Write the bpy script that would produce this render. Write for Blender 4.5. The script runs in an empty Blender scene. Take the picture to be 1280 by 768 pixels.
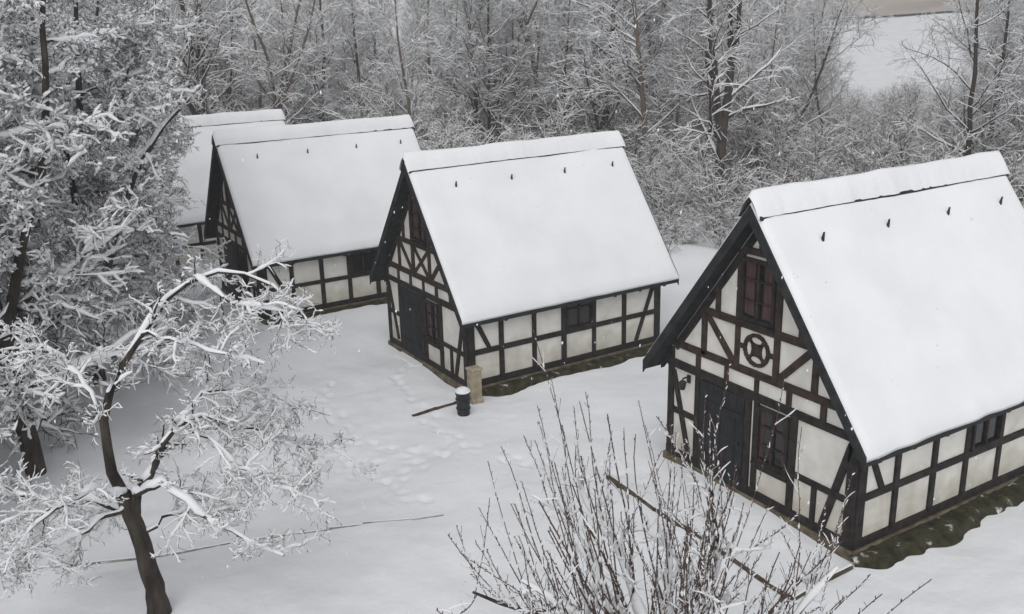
import bpy, math, numpy as np
from mathutils import Matrix, Vector
RNG=np.random.default_rng(7)
# ---------------------------------------------------------------- camera
CF,CTH,CP,CR,CH=1192.7763,1.0218,0.2985,-0.0262,8.7343
def cam_basis():
    F=np.array([math.cos(CTH)*math.cos(CP),math.sin(CTH)*math.cos(CP),-math.sin(CP)])
    R=np.array([math.sin(CTH),-math.cos(CTH),0.]);U=np.cross(R,F)
    return F,R*math.cos(CR)+U*math.sin(CR),-R*math.sin(CR)+U*math.cos(CR)
F,R2,U2=cam_basis()
cd=bpy.data.cameras.new("camera");cam=bpy.data.objects.new("camera",cd)
bpy.context.scene.collection.objects.link(cam)
cam.matrix_world=Matrix(((R2[0],U2[0],-F[0],0),(R2[1],U2[1],-F[1],0),(R2[2],U2[2],-F[2],CH),(0,0,0,1)))
cd.sensor_width=36;cd.lens=CF/1280*36;cd.clip_end=3000;cd.clip_start=.1
bpy.context.scene.camera=cam
# ---------------------------------------------------------------- noise
def vnoise(x,y,seed=0):
    xi=np.floor(x).astype(np.int64);yi=np.floor(y).astype(np.int64);fx=x-xi;fy=y-yi
    def h(a,b):
        n=(a*374761393+b*668265263+seed*974634777)&0xffffffff
        n=((n^(n>>13))*1274126177)&0xffffffff
        return ((n^(n>>16))&0xffff)/65535.0
    fx=fx*fx*(3-2*fx);fy=fy*fy*(3-2*fy)
    return (h(xi,yi)*(1-fx)+h(xi+1,yi)*fx)*(1-fy)+(h(xi,yi+1)*(1-fx)+h(xi+1,yi+1)*fx)*fy
def sst(t):
    t=np.clip(t,0,1);return t*t*(3-2*t)
# ---------------------------------------------------------------- materials
def newmat(name):
    m=bpy.data.materials.new(name);m.use_nodes=True
    nt=m.node_tree;b=nt.nodes["Principled BSDF"];return m,nt,b
def noise_mat(name,c1,c2,scale,rough=.85,bump=0.3,bscale=None,detail=3,lo=.35,hi=.65,stretch=None,dist=.02,spec=.3):
    m,nt,b=newmat(name);N=nt.nodes;L=nt.links
    tc=N.new("ShaderNodeTexCoord");mp=N.new("ShaderNodeMapping");L.new(tc.outputs["Object"],mp.inputs[0])
    if stretch: mp.inputs["Scale"].default_value=stretch
    n=N.new("ShaderNodeTexNoise");n.inputs["Scale"].default_value=scale;n.inputs["Detail"].default_value=detail
    L.new(mp.outputs[0],n.inputs["Vector"])
    r=N.new("ShaderNodeValToRGB");r.color_ramp.elements[0].position=lo;r.color_ramp.elements[1].position=hi
    r.color_ramp.elements[0].color=(*c1,1);r.color_ramp.elements[1].color=(*c2,1)
    L.new(n.outputs["Fac"],r.inputs[0]);L.new(r.outputs[0],b.inputs["Base Color"])
    b.inputs["Roughness"].default_value=rough;b.inputs["Specular IOR Level"].default_value=spec
    if bump:
        n2=N.new("ShaderNodeTexNoise");n2.inputs["Scale"].default_value=bscale or scale*3;n2.inputs["Detail"].default_value=3
        L.new(mp.outputs[0],n2.inputs["Vector"])
        bp=N.new("ShaderNodeBump");bp.inputs["Strength"].default_value=bump;bp.inputs["Distance"].default_value=dist
        L.new(n2.outputs["Fac"],bp.inputs["Height"]);L.new(bp.outputs[0],b.inputs["Normal"])
    return m
M_rsnow=noise_mat("roof_snow",(.78,.785,.80),(.84,.845,.855),.8,.95,.35,14,dist=.02,spec=.1)
M_bsnow,_nt,_b=newmat("branch_snow");_b.inputs["Base Color"].default_value=(.81,.815,.825,1);_b.inputs["Roughness"].default_value=1;_b.inputs["Specular IOR Level"].default_value=.05
def flat(name,c,lo=.7,hi=1.35):
    m,nt,b=newmat(name);b.inputs["Roughness"].default_value=.95;b.inputs["Specular IOR Level"].default_value=.1
    oi=nt.nodes.new("ShaderNodeObjectInfo");hs=nt.nodes.new("ShaderNodeHueSaturation");mr=nt.nodes.new("ShaderNodeMapRange")
    mr.inputs[3].default_value=lo;mr.inputs[4].default_value=hi
    nt.links.new(oi.outputs["Random"],mr.inputs[0]);nt.links.new(mr.outputs[0],hs.inputs["Value"]);hs.inputs["Color"].default_value=(*c,1)
    nt.links.new(hs.outputs[0],b.inputs["Base Color"]);return m
M_twig=flat("twig_bark",(.125,.093,.072))
M_twign=flat("twig_bark_near",(.065,.050,.040),.9,1.1)
M_barkf=noise_mat("bark_dark",(.022,.018,.015),(.07,.057,.046),6,.95,1,22,stretch=(1,1,.35),dist=.05)
M_barkm=noise_mat("bark_mid",(.03,.025,.021),(.075,.062,.05),5,.95,.6,25,stretch=(1,1,.3),dist=.03)
M_barkg=flat("bark_grey",(.085,.068,.054),.5,1.9)
M_shoot=flat("shoot_bark",(.075,.052,.043))
M_plaster=noise_mat("plaster",(.58,.565,.51),(.74,.72,.67),1.8,.95,.35,25,detail=5,lo=.3,hi=.6)
nt=M_plaster.node_tree;b=nt.nodes["Principled BSDF"];ramp=[n for n in nt.nodes if n.bl_idname=="ShaderNodeValToRGB"][0]
tc_=[n for n in nt.nodes if n.bl_idname=="ShaderNodeTexCoord"][0]
sx=nt.nodes.new("ShaderNodeSeparateXYZ");nt.links.new(tc_.outputs["Object"],sx.inputs[0])
n_=nt.nodes.new("ShaderNodeTexNoise");n_.inputs["Scale"].default_value=3.2;n_.inputs["Detail"].default_value=5;nt.links.new(tc_.outputs["Object"],n_.inputs["Vector"])
ad=nt.nodes.new("ShaderNodeMath");ad.operation='MULTIPLY_ADD';nt.links.new(n_.outputs["Fac"],ad.inputs[0]);ad.inputs[1].default_value=-1.6;nt.links.new(sx.outputs[2],ad.inputs[2])
mr=nt.nodes.new("ShaderNodeMapRange");mr.inputs[1].default_value=.35;mr.inputs[2].default_value=-.6;mr.inputs[3].default_value=0;mr.inputs[4].default_value=.55;nt.links.new(ad.outputs[0],mr.inputs[0])
m_=nt.nodes.new("ShaderNodeMix");m_.data_type='RGBA';nt.links.new(mr.outputs[0],m_.inputs[0]);nt.links.new(ramp.outputs[0],m_.inputs[6]);m_.inputs[7].default_value=(.36,.31,.23,1);nt.links.new(m_.outputs[2],b.inputs["Base Color"])
M_timber=noise_mat("timber_black",(.010,.009,.009),(.034,.027,.024),7,.8,.5,30,dist=.01)
M_timberb=noise_mat("timber_brown",(.020,.014,.012),(.055,.034,.027),7,.8,.5,30,dist=.01)
M_door=noise_mat("door_planks",(.010,.011,.013),(.022,.023,.026),5,.7,.3,30)
M_plinth=noise_mat("plinth_stone",(.08,.065,.045),(.18,.15,.105),5,.95,.8,14,dist=.04)
M_roofb=noise_mat("roof_tiles",(.012,.014,.015),(.03,.033,.033),6,.8,.3,20)
M_edge=noise_mat("weathered_wood",(.05,.037,.026),(.12,.095,.07),8,.95,.5,30)
M_edgel=noise_mat("frosted_wood",(.16,.14,.12),(.40,.38,.36),5,.95,.5,30)
M_curtain=noise_mat("curtain",(.045,.026,.026),(.10,.055,.052),4,.9,0,stretch=(1,8,.5))
M_metal=noise_mat("dark_metal",(.012,.013,.014),(.03,.03,.032),8,.5,.1,30)
M_pillar=noise_mat("pillar_stone",(.26,.22,.15),(.42,.37,.28),6,.95,.4,30)
M_field=noise_mat("field_stubble",(.33,.28,.24),(.50,.45,.41),.05,1,0,stretch=(.4,1,1),detail=2)
M_moss=noise_mat("moss_soil",(.016,.018,.009),(.062,.056,.030),5,1,1,18,dist=.06,lo=.3,hi=.66)
nt=M_moss.node_tree;b=nt.nodes["Principled BSDF"];ramp=[n for n in nt.nodes if n.bl_idname=="ShaderNodeValToRGB"][0]
g_=nt.nodes.new("ShaderNodeNewGeometry");nn=nt.nodes.new("ShaderNodeTexNoise");nn.inputs["Scale"].default_value=5;nn.inputs["Detail"].default_value=5;nt.links.new(g_.outputs["Position"],nn.inputs["Vector"])
c_=nt.nodes.new("ShaderNodeValToRGB");c_.color_ramp.elements[0].position=.64;c_.color_ramp.elements[1].position=.72;nt.links.new(nn.outputs["Fac"],c_.inputs[0])
m_=nt.nodes.new("ShaderNodeMix");m_.data_type='RGBA';nt.links.new(c_.outputs[0],m_.inputs[0]);nt.links.new(ramp.outputs[0],m_.inputs[6]);m_.inputs[7].default_value=(.5,.5,.5,1);nt.links.new(m_.outputs[2],b.inputs["Base Color"])
mg,nt,b=newmat("window_glass");b.inputs["Base Color"].default_value=(.012,.013,.015,1);b.inputs["Roughness"].default_value=.12
M_glass=mg
mg2,nt,b=newmat("ground_snow");N=nt.nodes;LK=nt.links
geo=N.new("ShaderNodeNewGeometry");ln=N.new("ShaderNodeVectorMath");ln.operation='LENGTH';LK.new(geo.outputs["Position"],ln.inputs[0])
mr=N.new("ShaderNodeMapRange");mr.inputs[1].default_value=41;mr.inputs[2].default_value=50;LK.new(ln.outputs["Value"],mr.inputs[0])
mrb=N.new("ShaderNodeMapRange");mrb.inputs[1].default_value=125;mrb.inputs[2].default_value=95;LK.new(ln.outputs["Value"],mrb.inputs[0])
n1=N.new("ShaderNodeTexNoise");n1.inputs["Scale"].default_value=.9;n1.inputs["Detail"].default_value=5;LK.new(geo.outputs["Position"],n1.inputs["Vector"])
cr=N.new("ShaderNodeValToRGB");cr.color_ramp.elements[0].position=.36;cr.color_ramp.elements[1].position=.58;LK.new(n1.outputs["Fac"],cr.inputs[0])
mu=N.new("ShaderNodeMath");mu.operation='MULTIPLY';LK.new(mr.outputs[0],mu.inputs[0]);LK.new(cr.outputs[0],mu.inputs[1])
mu2=N.new("ShaderNodeMath");mu2.operation='MULTIPLY';LK.new(mu.outputs[0],mu2.inputs[0]);LK.new(mrb.outputs[0],mu2.inputs[1])
mx=N.new("ShaderNodeMix");mx.data_type='RGBA';LK.new(mu2.outputs[0],mx.inputs[0])
n3=N.new("ShaderNodeTexNoise");n3.inputs["Scale"].default_value=.5;n3.inputs["Detail"].default_value=2;LK.new(geo.outputs["Position"],n3.inputs["Vector"])
c3=N.new("ShaderNodeValToRGB");c3.color_ramp.elements[0].color=(.755,.765,.785,1);c3.color_ramp.elements[1].color=(.82,.828,.848,1);c3.color_ramp.elements[0].position=.35;c3.color_ramp.elements[1].position=.65
LK.new(n3.outputs["Fac"],c3.inputs[0]);LK.new(c3.outputs[0],mx.inputs[6]);mx.inputs[7].default_value=(.22,.185,.155,1);LK.new(mx.outputs[2],b.inputs["Base Color"])
n2=N.new("ShaderNodeTexNoise");n2.inputs["Scale"].default_value=6;n2.inputs["Detail"].default_value=3;LK.new(geo.outputs["Position"],n2.inputs["Vector"])
bp=N.new("ShaderNodeBump");bp.inputs["Strength"].default_value=.5;bp.inputs["Distance"].default_value=.03;LK.new(n2.outputs["Fac"],bp.inputs["Height"]);LK.new(bp.outputs[0],b.inputs["Normal"])
b.inputs["Roughness"].default_value=.95;b.inputs["Specular IOR Level"].default_value=.1
M_ground=mg2
# ---------------------------------------------------------------- mesh helpers
def mesh_np(name,V,Q,mats,midx=None,smooth=False):
    me=bpy.data.meshes.new(name);V=np.asarray(V,float);Q=np.asarray(Q,np.int32)
    me.vertices.add(len(V));me.vertices.foreach_set("co",V.ravel())
    k=Q.shape[1];me.loops.add(Q.size);me.loops.foreach_set("vertex_index",Q.ravel())
    me.polygons.add(len(Q));me.polygons.foreach_set("loop_start",np.arange(0,Q.size,k,dtype=np.int32))
    me.polygons.foreach_set("loop_total",np.full(len(Q),k,np.int32))
    for m in mats: me.materials.append(m)
    if midx is not None: me.polygons.foreach_set("material_index",np.asarray(midx,np.int32))
    if smooth: me.polygons.foreach_set("use_smooth",np.ones(len(Q),bool))
    me.update(calc_edges=True);return me
def link(me,name,parent=None,loc=None):
    o=bpy.data.objects.new(name,me);bpy.context.scene.collection.objects.link(o)
    if parent: o.parent=parent
    if loc is not None:o.location=loc
    return o
class MB:
    def __init__(s): s.v=[];s.f=[];s.m=[]
    def hexa(s,P,m=0):
        b=len(s.v);s.v+= [tuple(p) for p in P]
        for q in ((0,3,2,1),(4,5,6,7),(0,1,5,4),(1,2,6,5),(2,3,7,6),(3,0,4,7)):
            s.f.append(tuple(b+i for i in q));s.m.append(m)
    def box(s,a,c,m=0):
        x0,y0,z0=a;x1,y1,z1=c
        s.hexa([(x0,y0,z0),(x1,y0,z0),(x1,y1,z0),(x0,y1,z0),(x0,y0,z1),(x1,y0,z1),(x1,y1,z1),(x0,y1,z1)],m)
    def cyl(s,c,r,z0,z1,n=16,r1=None,m=0):
        r1=r if r1 is None else r1;b=len(s.v)
        for i in range(n):
            a=2*math.pi*i/n;s.v.append((c[0]+r*math.cos(a),c[1]+r*math.sin(a),z0))
        for i in range(n):
            a=2*math.pi*i/n;s.v.append((c[0]+r1*math.cos(a),c[1]+r1*math.sin(a),z1))
        for i in range(n):
            j=(i+1)%n;s.f.append((b+i,b+j,b+n+j,b+n+i));s.m.append(m)
        s.f.append(tuple(b+n+i for i in range(n)));s.m.append(m)
        s.f.append(tuple(b+n-1-i for i in range(n)));s.m.append(m)
    def poly(s,P,m=0):
        b=len(s.v);s.v+=[tuple(p) for p in P];s.f.append(tuple(range(b,b+len(P))));s.m.append(m)
    def obj(s,name,mats,parent=None,bevel=0,smooth=False):
        me=bpy.data.meshes.new(name);me.from_pydata(s.v,[],s.f)
        for m in mats: me.materials.append(m)
        for p,m in zip(me.polygons,s.m): p.material_index=m;p.use_smooth=smooth
        o=link(me,name,parent)
        if bevel:
            md=o.modifiers.new("bev","BEVEL");md.width=bevel;md.segments=1;md.limit_method='ANGLE'
        return o
# ---------------------------------------------------------------- cottages
W,L,HR,HE,OG,OE=4.589,6.226,5.7176,2.17,.33,.38
SL=(HR-HE)/(W/2+OE)
_bi=[0]
def beam_front(mb,y0,z0,y1,z1,w=.14,m=0,xf=0.,sgn=-1,rng=None):
    _bi[0]+=1;pr=.032+.0021*(_bi[0]%9)
    a=np.array([y0,z0]);c=np.array([y1,z1]);d=(c-a);l=np.linalg.norm(d);d/=l;n=np.array([-d[1],d[0]])
    w0,w1=(w*(1+rng.uniform(-.12,.12)) for _ in (0,1))
    P=[a+n*w0/2,a-n*w0/2,c-n*w1/2,c+n*w1/2]
    x0,x1=xf+sgn*pr,xf-sgn*.03
    mb.hexa([(x0,p[0],p[1]) for p in P]+[(x1,p[0],p[1]) for p in P],m)
def beam_side(mb,x0,z0,x1,z1,w=.14,m=0,yf=0.,sgn=-1,rng=None):
    _bi[0]+=1;pr=.032+.0021*(_bi[0]%9)
    a=np.array([x0,z0]);c=np.array([x1,z1]);d=(c-a);l=np.linalg.norm(d);d/=l;n=np.array([-d[1],d[0]])
    w0,w1=(w*(1+rng.uniform(-.12,.12)) for _ in (0,1))
    P=[a+n*w0/2,a-n*w0/2,c-n*w1/2,c+n*w1/2]
    y0,y1=yf+sgn*pr,yf-sgn*.03
    mb.hexa([(p[0],y0,p[1]) for p in P]+[(p[0],y1,p[1]) for p in P],m)
def window_front(fr,gl,y0,y1,z0,z1,xf=0,sgn=-1,curt=None):
    t=.06
    X=lambda a:xf+sgn*a
    for (a,c,d,e) in ((y0,y1,z0,z0+t),(y0,y1,z1-t,z1),(y0,y0+t,z0+t,z1-t),(y1-t,y1,z0+t,z1-t)):
        fr.box((min(X(.07),X(-.02)),a,d),(max(X(.07),X(-.02)),c,e))
    ym=(y0+y1)/2
    fr.box((min(X(.06),X(.012)),ym-.02,z0+t),(max(X(.06),X(.012)),ym+.02,z1-t),1)
    for k in (1,2):
        z=z0+(z1-z0)*k/3;fr.box((min(X(.054),X(.014)),y0+t,z-.012),(max(X(.054),X(.014)),y1-t,z+.012),1)
    gl.poly([(X(.012),y0+t,z0+t),(X(.012),y1-t,z0+t),(X(.012),y1-t,z1-t),(X(.012),y0+t,z1-t)],0)
    fr.box((min(X(.12),X(.0)),y0-.04,z0-.045),(max(X(.12),X(0)),y1+.04,z0-.003))
    if curt:
        for a,c in ((y0+t,y0+t+curt),(y1-t-curt,y1-t)):
            gl.poly([(X(.016),a,z0+t+.05),(X(.016),c,z0+t+.05),(X(.016),c,z1-t),(X(.016),a,z1-t)],1)
def window_side(fr,gl,x0,x1,z0,z1,yf=0,sgn=-1):
    t=.05;Y=lambda a:yf+sgn*a
    for (a,c,d,e) in ((x0,x1,z0,z0+t),(x0,x1,z1-t,z1),(x0,x0+t,z0+t,z1-t),(x1-t,x1,z0+t,z1-t)):
        fr.box((a,min(Y(.07),Y(-.02)),d),(c,max(Y(.07),Y(-.02)),e))
    xm=(x0+x1)/2
    fr.box((xm-.02,min(Y(.06),Y(.012)),z0+t),(xm+.02,max(Y(.06),Y(.012)),z1-t),1)
    z=z0+(z1-z0)*.55;fr.box((x0+t,min(Y(.054),Y(.014)),z-.012),(x1-t,max(Y(.054),Y(.014)),z+.012),1)
    gl.poly([(x0+t,Y(.012),z0+t),(x1-t,Y(.012),z0+t),(x1-t,Y(.012),z1-t),(x0+t,Y(.012),z1-t)],0)
def zs(y): return HR-SL*abs(y-W/2)
def cottage(loc,yaw,orn,seed,lamp=False):
    rng=np.random.default_rng(seed)
    E=bpy.data.objects.new("half_timbered_cottage",None);bpy.context.scene.collection.objects.link(E)
    E.location=loc;E.rotation_euler=(0,0,yaw)
    UND=.34
    mb=MB();za=zs(W/2)-UND;ze=zs(0)-UND
    g=[(0,-.3),(W,-.3),(W,ze),(W/2,za),(0,ze)]
    mb.poly([(0,y,z) for y,z in g][::-1]);mb.poly([(L,y,z) for y,z in g])
    for i in range(5):
        (a,b_),(c,d)=g[i],g[(i+1)%5];mb.poly([(0,a,b_),(L,a,b_),(L,c,d),(0,c,d)])
    mb.obj("walls",[M_plaster],E)
    mb=MB();mb.box((-.07,-.09,-.4),(L+.07,W+.07,.13));mb.obj("plinth",[M_plinth],E,.02)
    t=MB();fr=MB();gl=MB();B=lambda *a,**k:beam_front(t,*a,rng=rng,**k)
    for xf,s in ((0.,-1),(L,1)):
        k=dict(xf=xf,sgn=s)
        B(.0,.21,W,.21,w=.16,**k);B(-.02,2.10,W+.02,2.10,w=.16,**k);B(.12,2.52,W-.12,2.52,w=.15,m=1,**k)
        B(.09,.2,.09,2.42,w=.2,**k);B(W-.09,.2,W-.09,2.42,w=.17,**k)
        for z in (3.38,):
            hw=(za-z)/SL-.1;B(W/2-hw,z,W/2+hw,z,w=.14,m=1,**k)
        hw=(za-4.72)/SL-.1;B(W/2-hw,4.72,W/2+hw,4.72,w=.12,m=1,**k)
        for yy in (W/2-.47,W/2+.47): B(yy,2.5,yy,4.7,w=.13,m=1,**k)
        B(W/2,4.75,W/2,za-.15,w=.12,m=1,**k)
        for yy in (W/2-1.32,W/2+1.32):
            zt=za-SL*abs(yy-W/2)-.14;B(yy,2.5,yy,zt,w=.13,m=1,**k)
        for sg in (-1,1):
            B(W/2+sg*1.25,3.32,W/2+sg*.53,2.58,w=.12,m=1,**k)
            B(W/2+sg*.98,3.42,W/2+sg*.98,za-SL*.98-.14,w=.11,m=1,**k)
        for yy in (.75,1.5,2.25,3.0,3.75): B(yy,2.15,yy,2.48,w=.11,m=1,**k)
        B(.2,zs(.2)-UND-.17,W/2,za-.17,w=.14,**k);B(W-.2,zs(.2)-UND-.17,W/2,za-.17,w=.14,**k)
        if orn=='wheel':
            n=20;cy,cz=W/2,2.96
            for i in range(n):
                a0=2*math.pi*i/n;a1=2*math.pi*(i+1)/n;r=.275
                B(cy+r*math.cos(a0),cz+r*math.sin(a0),cy+r*math.cos(a1),cz+r*math.sin(a1),w=.07,m=1,**k)
            for q in range(4):
                c0=math.pi/2*q;ox,oz=cy+.36*math.cos(c0),cz+.36*math.sin(c0)
                for j in range(6):
                    b0=c0+math.pi-.85+1.7*j/6;b1=c0+math.pi-.85+1.7*(j+1)/6;rr=.27
                    B(ox+rr*math.cos(b0),oz+rr*math.sin(b0),ox+rr*math.cos(b1),oz+rr*math.sin(b1),w=.05,m=1,**k)
            B(cy-.07,cz,cy+.07,cz,w=.14,m=1,**k)
            B(cy-.47,cz,cy-.27,cz,w=.08,m=1,**k);B(cy+.27,cz,cy+.47,cz,w=.08,m=1,**k)
        else:
            B(W/2-.4,2.6,W/2+.4,3.3,w=.1,m=1,**k);B(W/2+.4,2.6,W/2-.4,3.3,w=.1,m=1,**k)
    k=dict(xf=0.,sgn=-1)
    YD0,YD1=W-2.12,W-.92
    YW0,YW1=W-3.16,W-2.42
    for yy in (YD1+.07,YD0-.06): B(yy,.2,yy,2.08,w=.14,**k)
    B(YW0-.08,.2,YW0-.08,2.08,w=.15,**k)
    B(YW1+.05,.2,YW1+.05,2.08,w=.12,**k)
    B(YD1+.1,1.12,W-.1,1.12,w=.12,**k)
    B(.1,.98,YW0-.08,.98,w=.13,**k);B(YW0,.80,YW1+.05,.80,w=.12,**k)
    B(.14,1.98,.62,.3,w=.13,**k)
    B(W-.16,1.95,W-.62,.35,w=.12,**k)
    B(YW0-.6,.2,YW0-.6,.95,w=.11,**k)
    window_front(fr,gl,YW0,YW1,.9,1.98,curt=.10)
    window_front(fr,gl,W/2-.39,W/2+.39,3.47,4.6,curt=.22)
    window_front(fr,gl,W/2-.39,W/2+.39,3.47,4.6,xf=L,sgn=1)
    k=dict(xf=L,sgn=1)
    for yy in (.95,1.8,2.7,3.6): B(yy,.2,yy,2.08,w=.13,**k)
    B(.1,1.08,W-.1,1.08,w=.13,**k);window_front(fr,gl,1.87,2.63,1.15,2.0,xf=L,sgn=1)
    S=lambda *a,**k:beam_side(t,*a,rng=rng,**k)
    xs=[.10,.98,1.98,2.92,3.92,4.95,L-.1]
    for yf,s in ((0.,-1),(W,1)):
        k=dict(yf=yf,sgn=s)
        S(-.01,.21,L+.01,.21,w=.16,**k);S(-.02,2.2,L+.02,2.2,w=.16,**k);S(.1,1.04,L-.1,1.04,w=.13,**k)
        for x in xs: S(x,.2,x,2.2,w=.19 if x in (xs[0],xs[-1]) else .14,**k)
        S(.18,2.0,.62,1.1,w=.12,**k)
        S(L-.2,1.95,L-.85,.3,w=.12,**k)
        window_side(fr,gl,3.92-.93,3.92-.07,1.11,2.1,yf=yf,sgn=s)
    t.obj("timber_frame",[M_timber,M_timberb],E,.008)
    d=MB();nP=6
    for i in range(nP):
        a=YD0+.02+(YD1-YD0-.04)*i/nP;c=YD0+.02+(YD1-YD0-.04)*(i+1)/nP
        d.box((-.05-.004*(i%2),a+.004,.16),(.02,c-.004,2.0))
    d.box((-.075,YD0+.04,.45),(-.056,YD1-.04,.55));d.box((-.075,YD0+.04,1.55),(-.056,YD1-.04,1.65))
    d.box((-.11,YD0+.08,1.02),(-.076,YD0+.12,1.14),1);d.box((-.13,YD0+.08,1.08),(-.111,YD0+.2,1.1),1)
    d.box((-.3,YD0-.02,-.2),(-.072,YD1+.02,.07),2)
    d.obj("door",[M_door,M_metal,M_rsnow],E,.004)
    fr.obj("window_frames",[M_timber,M_timberb],E);gl.obj("window_panes",[M_glass,M_curtain],E)
    r=MB();T=.17;U=.335
    for sg in (-1,1):
        ye=W/2+sg*(W/2+OE-.02)
        P=[(W/2,HR-T),(ye,zs(ye)-T),(ye,zs(ye)-U),(W/2,HR-U)]
        x0,x1=-OG,L+OG
        r.hexa([(x0,)+p for p in P]+[(x1,)+p for p in P])
        for xa,xb in ((x0-.035,x0-.002),(x1+.002,x1+.035)):
            P2=[(W/2+sg*.001,HR-T+.05),(ye+sg*.03,zs(ye)-T+.03),(ye+sg*.03,zs(ye)-U-.07),(W/2+sg*.001,HR-U-.07)]
            r.hexa([(xa,)+p for p in P2]+[(xb,)+p for p in P2])
        for i in range(8):
            x=.1+(L-.2)*i/7;y1=W/2+sg*(W/2+OE-.06);y0=W/2+sg*(W/2-.02)
            r.hexa([(x-.05,y0,zs(y0)-U-.1),(x+.05,y0,zs(y0)-U-.1),(x+.05,y1,zs(y1)-U-.1),(x-.05,y1,zs(y1)-U-.1),
                    (x-.05,y0,zs(y0)-U-.004),(x+.05,y0,zs(y0)-U-.004),(x+.05,y1,zs(y1)-U-.004),(x-.05,y1,zs(y1)-U-.004)])
    for sg in (-1,1):
        ya,yb=W/2,W/2+sg*.25
        r.hexa([(-OG-.02,ya,HR-.03),(-OG-.02,yb,zs(yb)-.03),(-OG-.02,yb,zs(yb)+.018),(-OG-.02,ya,HR+.03),
                (L+OG+.02,ya,HR-.03),(L+OG+.02,yb,zs(yb)-.03),(L+OG+.02,yb,zs(yb)+.018),(L+OG+.02,ya,HR+.03)])
    r.obj("roof",[M_roofb],E,.006)
    V=[];Q=[]
    nu,nv=90,60
    for sg in (-1,1):
        u=np.linspace(0,1,nu);v=np.linspace(0,1,nv);uu,vv=np.meshgrid(u,v,indexing='ij')
        X=-OG-.01+(L+2*OG+.02)*uu;run=(W/2+OE+.015)*vv;Y=W/2+sg*run
        LX=L+2*OG;dx=np.minimum(uu,1-uu)*LX;dy=(1-vv)*(W/2+OE)/.6
        e=np.clip(np.minimum(dx,dy)/.12,0,1);rnd=np.sqrt(1-(1-e)**2)
        th=.17*(.35+.65*rnd)+.035*(vnoise(X*1.3+seed*7,run*1.3,seed)-.5)*rnd+.010*(vnoise(X*6,run*6,seed+3)-.5)
        Y=Y+sg*.04*(vnoise(X*2.5,vv*0+5,seed+9)-.5)*sst((vv-.9)*10)
        zb=HR-SL*run-.168
        top=np.stack([X,Y,zb+th],-1).reshape(-1,3);bot=np.stack([X,Y,zb],-1).reshape(-1,3)
        b0=sum(len(a) for a in V);V+=[top,bot];n=nu*nv
        I=(np.arange(nu-1)[:,None]*nv+np.arange(nv-1)[None]).ravel()
        q=np.stack([I,I+nv,I+nv+1,I+1],1)+b0;Q.append(q)
        Q.append(q[:,::-1]+n)
        for row in (np.arange(nv),(nu-1)*nv+np.arange(nv),np.arange(nu)*nv+nv-1):
            a,c=row[:-1]+b0,row[1:]+b0;Q.append(np.stack([a,c,c+n,a+n],1))
    link(mesh_np("roof_snow",np.concatenate(V),np.concatenate(Q),[M_rsnow],smooth=True),"roof_snow",E)
    nu=110;prof=np.linspace(-1,1,13);X=np.linspace(-OG-.05,L+OG+.05,nu)
    VV=np.zeros((nu,13,3))
    for j,p in enumerate(prof):
        y=W/2+p*(.25+.03*(vnoise(X*3,X*0+j*.0,seed+1)-.5)+.03*(vnoise(X*9,X*0,seed+5)-.4))
        thk=.10*np.sqrt(max(0,1-abs(p)**2.5))+.03
        nn=thk*(.85+.35*vnoise(X*1.7,X*0+j*.3,seed+2))
        endf=np.sqrt(np.clip(1-(1-np.clip(np.minimum(X-X[0],X[-1]-X)/.09,0,1))**2,0.02,1))
        VV[:,j,0]=X;VV[:,j,1]=y;VV[:,j,2]=HR-SL*abs(p)*.25*(.55+.45*abs(p))+nn*endf
    n=13;I=(np.arange(nu-1)[:,None]*n+np.arange(n-1)[None]).ravel()
    link(mesh_np("ridge_snow",VV.reshape(-1,3),np.stack([I,I+1,I+n+1,I+n],1),[M_rsnow],smooth=True),"ridge_snow",E)
    s=MB()
    for sg in (-1,1):
        for fx in (.165,.41,.66,.9):
            x=-OG+(L+2*OG)*fx;y=W/2+sg*.56;z=zs(y)
            s.hexa([(x-.03,y-.03,z-.12),(x+.03,y-.03,z-.12),(x+.03,y+.03,z-.12),(x-.03,y+.03,z-.12),
                    (x-.012,y-.01+sg*.04,z+.11),(x+.012,y-.01+sg*.04,z+.11),(x+.012,y+.01+sg*.04,z+.11),(x-.012,y+.01+sg*.04,z+.11)])
    s.obj("snow_guards",[M_metal],E)
    if lamp:
        l=MB();y=W-.62;l.box((-.06,y-.04,1.82),(-.03,y+.04,1.98));l.box((-.2,y-.012,1.93),(-.06,y+.012,1.955))
        l.cyl((-.2,y),.05,1.72,1.86,8,.075);l.cyl((-.2,y),.085,1.862,1.92,8,.02);l.obj("wall_lantern",[M_metal],E)
    return E
cotA=cottage((11.8926,8.9278,0),0,'wheel',1,True)
cotB=cottage((10.7351,19.7175,-.4152),.0075,'x',2)
cotC=cottage((8.3436,28.5513,-.4219),.0078,'x',3)
cotD=cottage((6.9,38.0,-.75),.01,'x',4)
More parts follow.
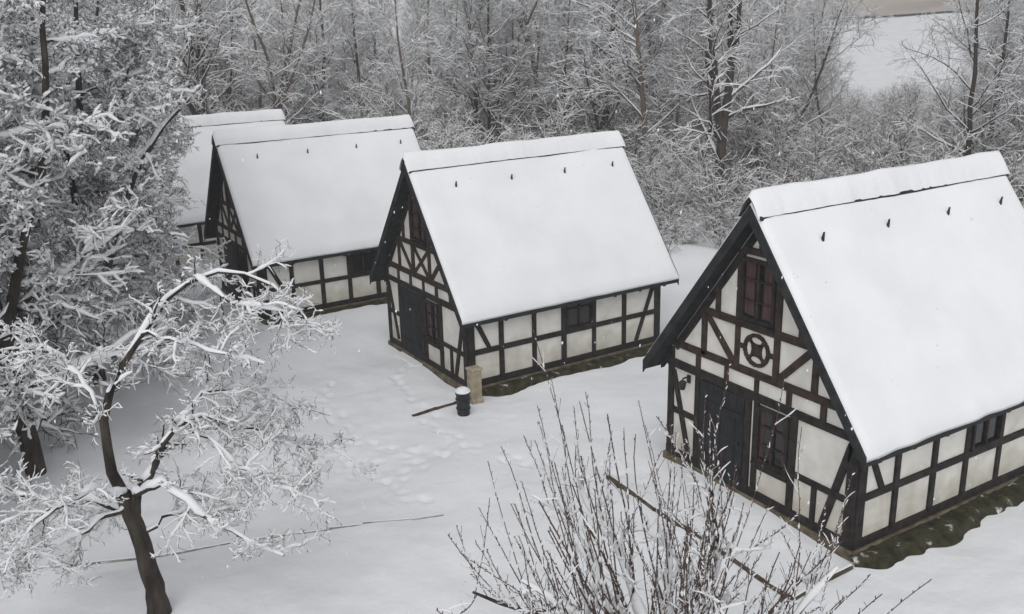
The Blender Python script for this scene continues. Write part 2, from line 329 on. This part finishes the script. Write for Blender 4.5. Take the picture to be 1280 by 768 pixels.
# ---------------------------------------------------------------- ground
def gz(x,y):
    x=np.asarray(x,float);y=np.asarray(y,float)
    r=np.hypot(x,y)
    z=-.42*sst((y-13.6)/5.6)
    z=z-.25*sst((x-20)/10)*sst((y-5)/15)
    z=z+15*sst((r-95)/220)+60*sst((r-260)/420)
    z=z+1.2*(vnoise(x*.03,y*.03,4)-.5)*sst((r-45)/40)*2
    return z
steps=[]
def trail(P,seed,stride=.36,w=.11):
    rng=np.random.default_rng(seed);P=np.array(P,float);k=0
    for a,c in zip(P[:-1],P[1:]):
        d=c-a;l=np.hypot(*d);d/=l;n=np.array([-d[1],d[0]])
        for s in np.arange(0,l,stride):
            k+=1;p=a+d*s+n*(w if k%2 else -w)+rng.normal(0,.07,2);steps.append((p[0],p[1],d[0],d[1],rng.uniform(.3,1)))
trail([(9.4,18.2),(8.9,17.2),(8.3,16.6),(7.6,17.6),(7.2,18.9),(7.4,20.6),(8.0,22.5)],1)
trail([(8.6,17.3),(7.7,16.4),(6.9,16.0),(6.6,15.3),(7.0,14.3)],2)
trail([(10.9,12.6),(9.9,14.0),(9.3,15.4),(9.0,17.4),(9.7,21.9),(10.4,22.5)],3)
trail([(7.3,19.4),(6.6,18.4),(6.4,17.2),(6.9,16.0)],4)
trail([(8.4,16.8),(7.5,17.0),(6.8,17.6),(6.2,18.9),(6.3,20.4)],5)
def axis(lo,a,b_,hi,step,nout):
    d=np.arange(a,b_,step)
    g=np.geomspace(1,1+(a-lo),nout)-1;left=(a-g[1:])[::-1]
    g=np.geomspace(1,1+(hi-d[-1]),nout)-1;right=d[-1]+g[1:]
    return np.concatenate([left,d,right])
gxs=axis(-900,-2,15,900,.06,70);gys=axis(-300,6,24,900,.06,70)
XX,YY=np.meshgrid(gxs,gys,indexing='ij')
ZZ=gz(XX,YY)
near=sst((60-np.hypot(XX,YY))/20)
ZZ=ZZ+near*(.12*(vnoise(XX*.35,YY*.35,1)-.5)+.07*(vnoise(XX*1.2,YY*1.2,2)-.5)+.025*(vnoise(XX*3.4,YY*3.4,3)-.5))
for px,py,dx,dy,am in steps:
    i0,i1=np.searchsorted(gxs,[px-.4,px+.4]);j0,j1=np.searchsorted(gys,[py-.4,py+.4])
    sx=XX[i0:i1,j0:j1]-px;sy=YY[i0:i1,j0:j1]-py
    a=(sx*dx+sy*dy)/.17;b_=(-sx*dy+sy*dx)/.10;q=a*a+b_*b_
    ZZ[i0:i1,j0:j1]+=am*(-.065*np.exp(-q)+.012*np.exp(-(np.sqrt(q)-1.5)**2*5))
def gridq(n,m):
    I=(np.arange(n-1)[:,None]*m+np.arange(m-1)[None]).ravel();return np.stack([I,I+m,I+m+1,I+1],1)
link(mesh_np("snowy_ground",np.stack([XX,YY,ZZ],-1).reshape(-1,3),gridq(len(gxs),len(gys)),[M_ground],smooth=True),"snowy_ground")
rr=np.linspace(205,255,14);aa=np.radians(np.linspace(26,42,50));RR,AA=np.meshgrid(rr,aa,indexing='ij')
fx,fy=RR*np.cos(AA),RR*np.sin(AA)
link(mesh_np("stubble_field",np.stack([fx,fy,gz(fx,fy)+.5],-1).reshape(-1,3),gridq(14,50),[M_field]),"stubble_field")
# ---------------------------------------------------------------- mossy drip strips
def strip(name,x0,x1,y0,y1,z,seed):
    nx,ny=int((x1-x0)/.05),20
    u,v=np.meshgrid(np.linspace(0,1,nx),np.linspace(0,1,ny),indexing='ij')
    X=x0+(x1-x0)*u;edge=(y0-y1)*(1+.3*(vnoise(X*1.1,X*0,seed)-.5)+.2*(vnoise(X*5,X*0,seed+1)-.5))*np.minimum(1,np.minimum(u,1-u)*12+.3)
    Y=y1+edge*v
    Z=gz(X,Y)+z+.04*(vnoise(X*7,Y*7,seed+2)-.3)+.05*(vnoise(X*1.5,Y*1.5,seed+4)-.5)-.25*sst((v-.45)/.55)
    link(mesh_np(name,np.stack([X,Y,Z],-1).reshape(-1,3),gridq(nx,ny),[M_moss],smooth=True),name)
strip("moss_strip",11.75,18.4,8.25,8.86,.10,5)
strip("moss_strip",10.9,17.2,19.2,19.66,.08,15)
strip("moss_strip",8.3,14.8,28.1,28.5,.08,25)
# ---------------------------------------------------------------- timber edgings / terrace
def logline(name,P,w,h,gap,seed,bury=0.,mat=None):
    rng=np.random.default_rng(seed);mb=MB();P=np.array(P,float)
    for a,c in zip(P[:-1],P[1:]):
        d=c-a;l=np.hypot(*d);d/=l;n=np.array([-d[1],d[0]]);s=0
        while s<l:
            e=min(l,s+rng.uniform(.5,1.1))
            p=a+d*s;q=a+d*(e-.01);j=rng.uniform(-.02,.02,2)
            def gh(p): return float(gz(*p))+.12*(float(vnoise(p[0]*.35,p[1]*.35,1))-.5)+.07*(float(vnoise(p[0]*1.2,p[1]*1.2,2))-.5)
            z0=gh(p)+rng.uniform(-.025,.01)-bury;z1=gh(q)+rng.uniform(-.025,.01)-bury
            pts=[];pts2=[]
            for dz in (-.15,None):
                for pp,sg,zz,jj in ((p,-1,z0,j[0]),(q,-1,z1,j[1]),(q,1,z1,j[1]),(p,1,z0,j[0])):
                    x=pp+n*(sg*w/2+jj);pts.append((x[0],x[1],zz+(h if dz is None else dz)))
                    x=pp+n*(sg*w*.36+jj+w*.16);pts2.append((x[0],x[1],zz+(h+.022 if dz is None else h+.001)))
            if rng.random()>gap:
                mb.hexa(pts)
                if rng.random()<.8: mb.hexa(pts2,1)
            s=e
    mb.obj(name,[mat or M_edge,M_rsnow],None,.008)
logline("terrace_edging",[(10.29,13.45),(10.22,10.8),(10.22,8.62),(11.7,8.72)],.07,.07,.0,1)
logline("terrace_edging",[(8.94,19.34),(10.3,19.38)],.07,.07,0,2)
logline("path_edging",[(-.6,17.0),(1.2,16.3),(3.6,15.4),(5.6,14.5),(7.2,13.85)],.03,.032,.10,3,.004,M_edgel)
# ---------------------------------------------------------------- litter bin + stone pillar
E=bpy.data.objects.new("litter_bin",None);bpy.context.scene.collection.objects.link(E);E.location=(10.0,18.7,float(gz(10,18.7)))
m=MB();m.cyl((0,0),.15,-.05,.5,18,.17);m.cyl((0,0),.185,.5,.54,18,.185);m.cyl((0,0),.178,.12,.15,18);m.cyl((0,0),.186,.36,.385,18);m.obj("bin_body",[M_metal],E,.004)
m=MB();m.cyl((0,0),.19,.541,.6,18,.18);m.cyl((0,0),.18,.6,.655,18,.09);m.obj("snow_cap",[M_rsnow],E,.02,True)
E=bpy.data.objects.new("stone_pillar",None);bpy.context.scene.collection.objects.link(E);E.location=(10.62,19.22,float(gz(10.6,19.2)))
m=MB();m.box((-.14,-.12,-.1),(.14,.14,.82));m.box((-.16,-.14,-.1),(.16,.16,.08));m.obj("shaft",[M_pillar],E,.015)
m=MB();m.box((-.17,-.15,.821),(.17,.17,.87));m.obj("cap",[M_pillar],E,.012)
# ---------------------------------------------------------------- TREE ENGINE
def tubes(groups):
    Vs=[];Qs=[];off=0
    for P,Rd,S in groups:
        N,K,_=P.shape
        if N==0: continue
        T=np.gradient(P,axis=1);T/=np.linalg.norm(T,axis=2,keepdims=True)+1e-9
        ref=np.where(np.abs(T[...,2:3])>.9,np.array([1.,0,0]),np.array([0,0,1.]))
        A=np.cross(T,ref);A/=np.linalg.norm(A,axis=2,keepdims=True)+1e-9;Bn=np.cross(A,T)
        an=np.arange(S)*2*math.pi/S+math.pi/2
        V=P[:,:,None,:]+Rd[:,:,None,None]*(np.cos(an)[None,None,:,None]*A[:,:,None,:]+np.sin(an)[None,None,:,None]*Bn[:,:,None,:])
        Vs.append(V.reshape(-1,3))
        b=(np.arange(N)*K*S)[:,None,None]+(np.arange(K-1)*S)[None,:,None];i=np.arange(S)[None,None,:];j=(i+1)%S
        q=np.stack([b+i,b+j,b+S+j,b+S+i],-1).reshape(-1,4)+off;Qs.append(q);off+=N*K*S
    return np.concatenate(Vs),np.concatenate(Qs)
def spawn(rng,P,Rd,M,t0,t1,ang,ln,K,wob,up,ratio,tap=.5,abslen=None,minr=.002,curl=0.):
    N,k,_=P.shape
    t=t0+(t1-t0)*(np.arange(M)[None]+rng.random((N,M)))/M;t=np.clip(t,0,.999)
    f=t*(k-1);i=np.floor(f).astype(int);a=(f-i)[...,None];n=np.arange(N)[:,None]
    pos=P[n,i]*(1-a)+P[n,i+1]*a;tan=P[n,i+1]-P[n,i];tan/=np.linalg.norm(tan,axis=2,keepdims=True)+1e-9
    pr=Rd[n,i]*(1-a[...,0])+Rd[n,i+1]*a[...,0]
    plen=np.linalg.norm(np.diff(P,axis=1),axis=2).sum(1)[:,None]
    rv=rng.normal(size=pos.shape);pp=np.cross(tan,rv);pp/=np.linalg.norm(pp,axis=2,keepdims=True)+1e-9
    th=np.radians(rng.uniform(*ang,size=(N,M)))[...,None]
    d=tan*np.cos(th)+pp*np.sin(th);d[...,2]+=up;d/=np.linalg.norm(d,axis=2,keepdims=True)
    base=plen if abslen is None else abslen
    le=base*rng.uniform(*ln,size=(N,M))*(1-tap*t)
    C=np.zeros((N*M,K,3));C[:,0]=pos.reshape(-1,3);d=d.reshape(-1,3);le=le.reshape(-1)
    for s in range(1,K):
        d=d+rng.normal(0,wob,d.shape);d[:,2]+=curl;d/=np.linalg.norm(d,axis=1,keepdims=True)
        C[:,s]=C[:,s-1]+d*(le/(K-1))[:,None]
    r0=np.maximum(pr.reshape(-1)*ratio,minr)
    rr=r0[:,None]*np.linspace(1,.35,K)[None];rr=np.maximum(rr,minr*.8)
    return C,rr
def snow_on(rng,P,Rd,s,k=.75,dens=1.,var=(.55,1.25)):
    T=np.gradient(P,axis=1);T/=np.linalg.norm(T,axis=2,keepdims=True)+1e-9
    h=np.sqrt(T[...,0]**2+T[...,1]**2);h=np.clip((h-.2)/.5,0,1)
    q=(s+Rd*k)*h*rng.uniform(*var,Rd.shape)
    if dens<1: q=q*(rng.random((P.shape[0],1))<dens)
    q[:,-1]*=.5;q=np.maximum(q,.0004)
    Q=P.copy();Q[...,2]+=Rd*.75+q*.25
    keep=q.max(1)>s*.3
    return Q[keep],q[keep]
def tree_mesh(name,levels,sides,snow,mats,rng,dens=1.,k=.75,var=(.55,1.25)):
    g=[(P,R,S) for (P,R),S in zip(levels,sides)]
    sn=[]
    for i,((P,R),s) in enumerate(zip(levels,snow)):
        if s<=0: continue
        Q,q=snow_on(rng,P,R,s,k,dens if i>=len(levels)-2 else 1.,var);sn.append((Q,q,sides[i]))
    nl=len(g)
    Va,Qa=tubes(g[:max(1,nl-2)]);Vb,Qb=tubes(g[max(1,nl-2):]);Vc,Qc=tubes(sn)
    V=np.concatenate([Va,Vb,Vc]);Q=np.concatenate([Qa,Qb+len(Va),Qc+len(Va)+len(Vb)])
    mi=np.concatenate([np.zeros(len(Qa)),np.ones(len(Qb)),np.full(len(Qc),2)])
    return mesh_np(name,V,Q,mats,mi,True)
MT=[M_barkg,M_twig,M_bsnow];MN=[M_barkf,M_twign,M_bsnow];MD=[M_barkm,M_twig,M_bsnow]
def wavy(rng,p0,d,l,K,wob,r0,r1,up=.02):
    P=np.zeros((1,K,3));P[0,0]=p0;d=np.array(d,float);d/=np.linalg.norm(d)
    for s in range(1,K):
        d=d+rng.normal(0,wob,3);d[2]+=up;d/=np.linalg.norm(d);P[0,s]=P[0,s-1]+d*l/(K-1)
    return P,np.linspace(r0,r1,K)[None]
def tall_tree(seed,h=14,r=.17,spread=.30,n1=30,t0=.12,fork=False,dens=.78,mats=None,a1=(42,80),nf=3):
    rng=np.random.default_rng(seed)
    t=wavy(rng,(0,0,-.3),(0,0,1),h,12,.07,r,.02,.06)
    if fork:
        f=spawn(rng,*t,nf,.12,.5,(14,34),(.6,.8),12,.08,.2,.7,tap=.35,curl=.03)
        t=(np.concatenate([t[0],f[0]]),np.concatenate([t[1],f[1]]));n1=n1//2
    a=spawn(rng,*t,n1,t0,.98,a1,(spread*.8,spread*1.3),7,.13,.18,.42,tap=.6,minr=.012,curl=.035)
    b=spawn(rng,*a,9,.15,.98,(30,65),(.35,.6),5,.17,.05,.5,tap=.4,minr=.008)
    c=spawn(rng,*b,8,.1,1,(25,70),(.45,.8),4,.2,.0,.6,tap=.3,minr=.0055)
    return tree_mesh("tree_branches",[t,a,b,c],[8,4,3,3],[.012,.022,.018,.015],mats or MT,rng,dens=dens)
def bush(seed,h=2.6,n=16,spread=(8,55)):
    rng=np.random.default_rng(seed)
    s=[]
    for i in range(n):
        th=math.radians(rng.uniform(*spread));ph=rng.uniform(0,6.28)
        p=(rng.normal(0,.35),rng.normal(0,.35),-.1)
        s.append(wavy(rng,p,(math.sin(th)*math.cos(ph),math.sin(th)*math.sin(ph),math.cos(th)),h*rng.uniform(.6,1.1),7,.12,.025,.007,-.02))
    t=(np.concatenate([a[0] for a in s]),np.concatenate([a[1] for a in s]))
    b=spawn(rng,*t,9,.15,.98,(25,65),(.3,.5),5,.18,.05,.6,tap=.4,minr=.007)
    c=spawn(rng,*b,7,.1,1,(25,70),(.4,.75),4,.2,.0,.6,tap=.3,minr=.006)
    return tree_mesh("bush_branches",[t,b,c],[4,3,3],[.012,.013,.011],MT,rng,dens=.62)
tallM=[tall_tree(11,15,.17,.24,34),tall_tree(12,13,.13,.30,28),tall_tree(13,14,.2,.28,26,fork=True),tall_tree(14,12,.12,.34,26,t0=.06),tall_tree(15,16,.15,.2,36,t0=.2)]
farM=[tall_tree(16,15,.15,.26,34,dens=.92),tall_tree(17,14,.13,.32,30,dens=.92)]  # far trees carry extra branch snow to imitate paling by distance haze
darkM=[tall_tree(41,15,.25,.27,30,fork=True,mats=MD,t0=.14,a1=(35,70)),tall_tree(42,15,.2,.26,30,mats=MD,t0=.15,a1=(40,75)),tall_tree(43,14,.25,.3,30,fork=True,mats=MD,t0=.1,a1=(30,65),nf=4)]
bushM=[bush(21),bush(22,3.2,14,(5,40)),bush(23,2.0,20,(15,75)),bush(24,4.2,14,(3,35))]
def put(me,name,x,y,s,rot,parent=None,sz=None):
    o=link(me,name,parent);o.location=(x,y,float(gz(x,y))-.05);o.rotation_euler=(0,0,rot);o.scale=(s,s,sz or s);return o
rng=np.random.default_rng(99)
for (x,y,k,s,rot) in [(31.0,32.4,0,1.1,2.3),(30.4,41.1,1,1.15,1.),(12.9,51.5,2,1.1,4.),(47.,29.3,1,.85,1.5)]:
    put(darkM[k],"bare_tree",x,y,s,rot)
for (x,y,k,s,rot) in [(27.2,48.9,4,1.05,2.),(28.3,48.4,1,1.1,3.),(19.4,50.4,3,1.2,5.),(54,28.5,2,.9,2.5),(42,36,3,.8,1.)]:
    put(tallM[k],"bare_tree",x,y,s,rot)
WD=bpy.data.objects.new("woodland",None);bpy.context.scene.collection.objects.link(WD)
n=0
for i in range(4000):
    if n>=240: break
    az=math.radians(rng.uniform(18,104));r=49+66*rng.random()**1.2
    azd=math.degrees(az)
    if azd>74: r+=3
    if 33<azd<40.5: continue
    x,y=r*math.cos(az),r*math.sin(az);s=rng.uniform(.75,1.2)
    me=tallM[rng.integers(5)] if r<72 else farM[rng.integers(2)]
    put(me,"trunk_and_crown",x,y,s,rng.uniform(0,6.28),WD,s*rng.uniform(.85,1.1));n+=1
US=bpy.data.objects.new("undergrowth",None);bpy.context.scene.collection.objects.link(US)
for i in range(620):
    az=math.radians(rng.uniform(18,104));r=42.5+60*rng.random()**1.4
    azd=math.degrees(az)
    if azd>66: r+=6
    elif azd<50: r-=3*rng.random()
    if azd<40: r+=4
    x,y=r*math.cos(az),r*math.sin(az);s=rng.uniform(.7,1.35)
    if math.hypot(x-30.2,y-31.6)<1.9: continue
    k=rng.integers(4) if not 32<azd<41 else rng.integers(3)
    put(bushM[k],"bush",x,y,s,rng.uniform(0,6.28),US)
for (x,y,k,s) in [(27.0,27.5,2,.7),(28.5,28.2,0,.8),(26,29.8,2,.8),(29.8,26,1,.7),(24.5,31.5,0,.7),(31,28.8,0,1.),(24.5,28.5,2,.5),(22.8,27.4,2,.42)]:
    put(bushM[k],"bush",x,y,s,x,US)
# ---------------------------------------------------------------- large snowy trees at left
def big_tree(seed,h,r,n1,spread,t0=.07,n2=14,n3=9,n4=3):
    rng=np.random.default_rng(seed)
    t=wavy(rng,(0,0,-.3),(.0,.0,1),h,14,.06,r,.03,.05)
    f=spawn(rng,*t,3,.1,.4,(14,28),(.5,.75),12,.09,.2,.7,tap=.35,curl=.03)
    a1=spawn(rng,*t,n1,t0,.98,(55,95),(spread*.7,spread*1.25),8,.14,.10,.40,tap=.35,minr=.014,curl=.0)
    a2=spawn(rng,*f,n1//3,.15,.98,(45,85),(spread*.6,spread*1.1),8,.15,.08,.42,tap=.4,minr=.012,curl=.0)
    a=(np.concatenate([a1[0],a2[0]]),np.concatenate([a1[1],a2[1]]))
    b=spawn(rng,*a,n2,.10,.98,(30,75),(.28,.5),5,.2,.02,.5,tap=.3,minr=.008,curl=-.02)
    c=spawn(rng,*b,n3,.1,1,(25,75),(.35,.6),4,.25,.0,.6,tap=.3,minr=.006,curl=-.02)
    d=spawn(rng,*c,n4,.1,1,(25,80),(.4,.8),3,.25,.0,.6,tap=.2,minr=.005)
    g0=[(t[0],t[1],10),(f[0],f[1],8),(a[0],a[1],4)];g1=[(b[0],b[1],3),(c[0],c[1],3),(d[0],d[1],3)]
    sn=[]
    for (P,R),q,dn,S in ((t,.01,1,8),(f,.02,1,7),(a,.034,1,5),(b,.030,.8,4),(c,.027,.62,3),(d,.023,.5,3)):
        Q_,q_=snow_on(rng,P,R,q,.6,dn,(.3,1.7));sn.append((Q_,q_,S))
    Va,Qa=tubes(g0);Vb,Qb=tubes(g1);Vc,Qc=tubes(sn)
    V=np.concatenate([Va,Vb,Vc]);Q=np.concatenate([Qa,Qb+len(Va),Qc+len(Va)+len(Vb)])
    mi=np.concatenate([np.zeros(len(Qa)),np.ones(len(Qb)),np.full(len(Qc),2)])
    return mesh_np("snowy_tree",V,Q,MN,mi,True)
bt1=big_tree(31,13,.2,54,.25);bt2=big_tree(32,11.5,.16,48,.23)
for me,loc,rot,s in ((bt1,(.93,21.2,-.45),0,1.05),(bt2,(3.0,25.8,-.5),1.,1.05),(bt2,(-1.2,24.8,-.5),2.7,1.1),(bt1,(3.6,33.5,-.6),4.,.9),
                     (bt2,(4.7,29.6,-.5),5.,.84),(bt2,(-2.3,19.6,-.45),3.3,1.2)):
    o=link(me,"snowy_tree");o.location=loc;o.rotation_euler=(0,0,rot);o.scale=(s,s,s)
# ---------------------------------------------------------------- apple tree
def apple():
    rng=np.random.default_rng(5)
    Rv=np.array([.853,-.522,0]);Fv=np.array([.522,.853,0])
    def limb(P,r0,r1,K=14,jit=.03):
        P=np.array(P,float);W3=P[:,:1]*Rv+P[:,1:2]*np.array([0,0,1.])+P[:,2:3]*Fv
        s=np.concatenate([[0],np.cumsum(np.linalg.norm(np.diff(W3,axis=0),axis=1))]);u=np.linspace(0,s[-1],K*4)
        Q=np.stack([np.interp(u,s,W3[:,i]) for i in range(3)],1)
        for _ in range(3):
            Q[1:-1]=(Q[:-2]+Q[1:-1]*2+Q[2:])/4
        Q=Q[np.linspace(0,len(Q)-1,K).astype(int)];Q[1:]+=rng.normal(0,jit,(K-1,3))
        return Q[None],(r0+(r1-r0)*np.linspace(0,1,K)**.7)[None]
    tr=limb([(0.06,-.2,0),(.05,0,0),(.0,.83,0),(-.11,1.57,0),(-.21,2.06,0)],.17,.115,14,.012)
    tr[1][0,:3]*=[1.35,1.2,1.08]
    Ls=[limb([(-.21,2.0,0),(-.34,2.7,0),(-.36,3.22,.05),(-.08,3.89,.1),(.35,4.49,.15),(.79,5.03,.2),(1.23,5.36,.25),(1.75,5.4,.3),(2.2,5.2,.3),(2.6,4.8,.3)],.095,.010,20),
        limb([(-.09,1.7,0),(.06,2.17,-.1),(.36,2.65,-.15),(.78,3.22,-.2),(1.14,3.42,-.2),(1.6,3.16,-.25)],.09,.016),
        limb([(.03,2.1,-.1),(.43,2.35,-.3),(.98,2.05,-.5),(1.6,1.75,-.7),(2.36,1.43,-.9)],.06,.014),
        limb([(-.08,1.35,0),(.4,1.5,.3),(.85,1.7,.5),(1.4,1.9,.7)],.04,.012),
        limb([(-.12,1.7,0),(-.6,2.0,-.1),(-1.2,2.05,-.2),(-1.8,2.23,-.2),(-2.5,2.0,-.3)],.06,.016),
        limb([(-.36,3.2,.05),(-.7,3.8,.3),(-1.2,4.2,.5),(-1.7,4.2,.6)],.035,.012),
        limb([(.5,2.85,-.15),(1.0,2.95,.3),(1.5,2.8,.6),(2.2,2.5,.8),(3.1,2.0,1.0)],.045,.012),
        limb([(-.2,2.05,0),(-.5,2.4,-.6),(-.9,2.3,-1.1),(-1.3,1.8,-1.5)],.045,.012),
        limb([(.35,4.49,.15),(.9,4.5,-.2),(1.5,4.4,-.4),(2.2,4.2,-.4)],.03,.01),
        limb([(1.2,5.3,.2),(1.7,5.0,-.1),(2.3,4.9,-.1),(2.9,4.5,.0)],.03,.01),
        limb([(.7,3.15,-.2),(1.2,3.6,.1),(1.8,3.5,.4),(2.5,3.1,.5)],.035,.01),
        limb([(.9,3.3,-.2),(1.5,2.9,-.5),(2.1,2.5,-.6),(2.8,2.2,-.6)],.03,.01),
        limb([(-.15,1.9,0),(-.7,1.7,-.5),(-1.4,1.4,-.7),(-2.2,1.2,-.9)],.04,.01),
        limb([(-.12,1.6,0),(-.5,1.6,.5),(-1.2,1.5,.8),(-2.0,1.1,.9)],.035,.01)]
    def cat(L_):
        K=14;out=[];rd=[]
        for P,R in L_:
            i=np.linspace(0,P.shape[1]-1,K);a=np.arange(P.shape[1])
            out.append(np.stack([np.interp(i,a,P[0,:,j]) for j in range(3)],1));rd.append(np.interp(i,a,R[0]))
        return np.array(out),np.array(rd)
    lm=cat(Ls)
    a=spawn(rng,*lm,16,.25,1,(35,80),(.35,.95),7,.24,.02,.5,tap=.2,abslen=.95,minr=.007,curl=-.025)
    b=spawn(rng,*a,9,.1,1,(30,75),(.3,.6),5,.28,.03,.55,tap=.3,minr=.0045,curl=-.01)
    c=spawn(rng,*b,4,.1,1,(25,80),(.35,.7),4,.25,.02,.6,tap=.2,minr=.0038)
    me=tree_mesh("apple_tree",[tr,lm,a,b,c],[14,9,5,3,3],[0,.022,.015,.011,.009],MN,rng,k=.75,dens=.8,var=(.4,1.45))
    o=link(me,"apple_tree");o.location=(1.87,13.87,float(gz(1.87,13.87)));return o
apple()
# ---------------------------------------------------------------- foreground pollarded tree with upright shoots
def pollard():
    rng=np.random.default_rng(8)
    tr=wavy(rng,(0,0,-.3),(0,0,1),2.2,6,.03,.13,.10)
    top=tr[0][0,-1];Ls=[];Rs=[]
    for i in range(16):
        ph=i/16*6.28+rng.uniform(-.2,.2);th=math.radians(rng.uniform(48,78))
        P,R=wavy(rng,top-np.array([0,0,rng.uniform(0,.35)]),(math.sin(th)*math.cos(ph),math.sin(th)*math.sin(ph),math.cos(th)),rng.uniform(1.3,3.0),8,.13,.06,.016,.015)
        Ls.append(P);Rs.append(R)
    lm=(np.concatenate(Ls),np.concatenate(Rs))
    a=spawn(rng,*lm,7,.15,.98,(30,80),(.3,.8),6,.18,.05,.5,tap=.2,abslen=.8,minr=.008)
    s1=spawn(rng,*lm,9,.1,1,(8,42),(.35,1.2),9,.05,1.5,.3,tap=.1,abslen=2.0,minr=.007,curl=.025)
    s2=spawn(rng,*a,1,.2,1,(10,50),(.3,.95),9,.06,1.2,.4,tap=.1,abslen=1.4,minr=.006,curl=.02)
    s=(np.concatenate([s1[0],s2[0]]),np.concatenate([s1[1],s2[1]]))
    s=(s[0],np.maximum(s[1][:,:1]*np.linspace(1,.5,9)[None],.0048))
    tw=spawn(rng,*a,7,.2,1,(30,80),(.4,.8),4,.2,.05,.5,tap=.2,minr=.004)
    st=spawn(rng,*s,4,.1,.9,(25,55),(.12,.30),5,.09,.35,.6,tap=.6,minr=.0042)
    bd=spawn(rng,*s,20,.1,1,(35,60),(.02,.045),3,.05,.4,.9,tap=0,abslen=1.,minr=.007)
    g=[(tr[0],tr[1],10),(lm[0],lm[1],8),(a[0],a[1],5)]
    Va,Qa=tubes(g);Vb,Qb=tubes([(s[0],s[1],4),(tw[0],tw[1],3),(st[0],st[1],3),(bd[0],bd[1],3)])
    sn=[]
    for (P,R),q,k,S in ((lm,.034,.8,7),(a,.022,.8,5),(tw,.013,.7,4),(st,.007,.6,3),(bd,.004,.6,3)):
        Q_,q_=snow_on(rng,P,R,q,k,.9);sn.append((Q_,q_,S))
    P,R=s
    i=rng.integers(1,7,(P.shape[0],5));n=np.arange(P.shape[0])[:,None]
    c0=P[n,i].reshape(-1,3);rr=R[n,i].reshape(-1)
    tf=np.stack([c0+[0,0,-.03],c0+rng.normal(0,.003,c0.shape),c0+[0,0,.04]],1);tf[...,0]-=.003;tf[...,1]-=.003;tfr=np.stack([rr*.9,rr*1.4,rr*.5],1)
    sn.append((tf,tfr,5))
    Vc,Qc=tubes(sn)
    V=np.concatenate([Va,Vb,Vc]);Q=np.concatenate([Qa,Qb+len(Va),Qc+len(Va)+len(Vb)])
    mi=np.concatenate([np.zeros(len(Qa)),np.ones(len(Qb)),np.full(len(Qc),2)])
    o=link(mesh_np("pollarded_tree",V,Q,[M_barkf,M_shoot,M_bsnow],mi,True),"pollarded_tree");o.location=(6.15,6.9,float(gz(5.45,7)))
pollard()
# ---------------------------------------------------------------- falling snow
rng=np.random.default_rng(3);n=560
d=7+20*rng.random(n);a=(rng.random(n)-.5)*1.3;el=rng.uniform(-.62,.0,n)
az=CTH+a;c=np.stack([d*np.cos(az),d*np.sin(az),CH+d*np.tan(el)],1);c=c[c[:,2]>.3];n=len(c)
q=rng.uniform(.005,.011,n);P=np.stack([c+[0,0,-.014],c,c+[.003,0,.014]],1);R_=np.stack([q*.3,q,q*.3],1)
V,Q=tubes([(P,R_,5)]);link(mesh_np("falling_snow",V,Q,[M_bsnow],smooth=True),"falling_snow")
# ---------------------------------------------------------------- thin winter mist (real volume filling the valley)
mm=bpy.data.materials.new("mist");mm.use_nodes=True;nt=mm.node_tree
for n_ in list(nt.nodes):
    if n_.bl_idname!="ShaderNodeOutputMaterial": nt.nodes.remove(n_)
out=[n_ for n_ in nt.nodes][0]
vs=nt.nodes.new("ShaderNodeVolumeScatter");vs.inputs["Color"].default_value=(.98,.99,1,1);vs.inputs["Density"].default_value=.0022;vs.inputs["Anisotropy"].default_value=.2
nt.links.new(vs.outputs[0],out.inputs["Volume"])
m=MB();m.box((-250,-60,-12),(330,330,32));m.obj("mist",[mm])
# ---------------------------------------------------------------- light
w=bpy.data.worlds.new("World");bpy.context.scene.world=w;w.use_nodes=True
nt=w.node_tree;bg=nt.nodes["Background"];sky=nt.nodes.new("ShaderNodeTexSky");sky.sky_type='NISHITA';sky.sun_disc=False
SE,SA=math.radians(52),math.radians(225)
sky.sun_elevation=SE;sky.sun_rotation=math.radians(90)-SA
hs=nt.nodes.new("ShaderNodeHueSaturation");hs.inputs["Saturation"].default_value=.10;hs.inputs["Value"].default_value=1.12
nt.links.new(sky.outputs[0],hs.inputs["Color"]);nt.links.new(hs.outputs[0],bg.inputs[0]);bg.inputs[1].default_value=.15
sd=bpy.data.lights.new("sun","SUN");sd.energy=.98;sd.angle=math.radians(60);sd.color=(1,.99,.975)
so=bpy.data.objects.new("sun",sd);bpy.context.scene.collection.objects.link(so)
dv=Vector((math.cos(SE)*math.cos(SA),math.cos(SE)*math.sin(SA),math.sin(SE)));so.rotation_euler=dv.to_track_quat('Z','Y').to_euler()
sc=bpy.context.scene;sc.view_settings.view_transform='Standard';sc.view_settings.look='None';sc.view_settings.exposure=0
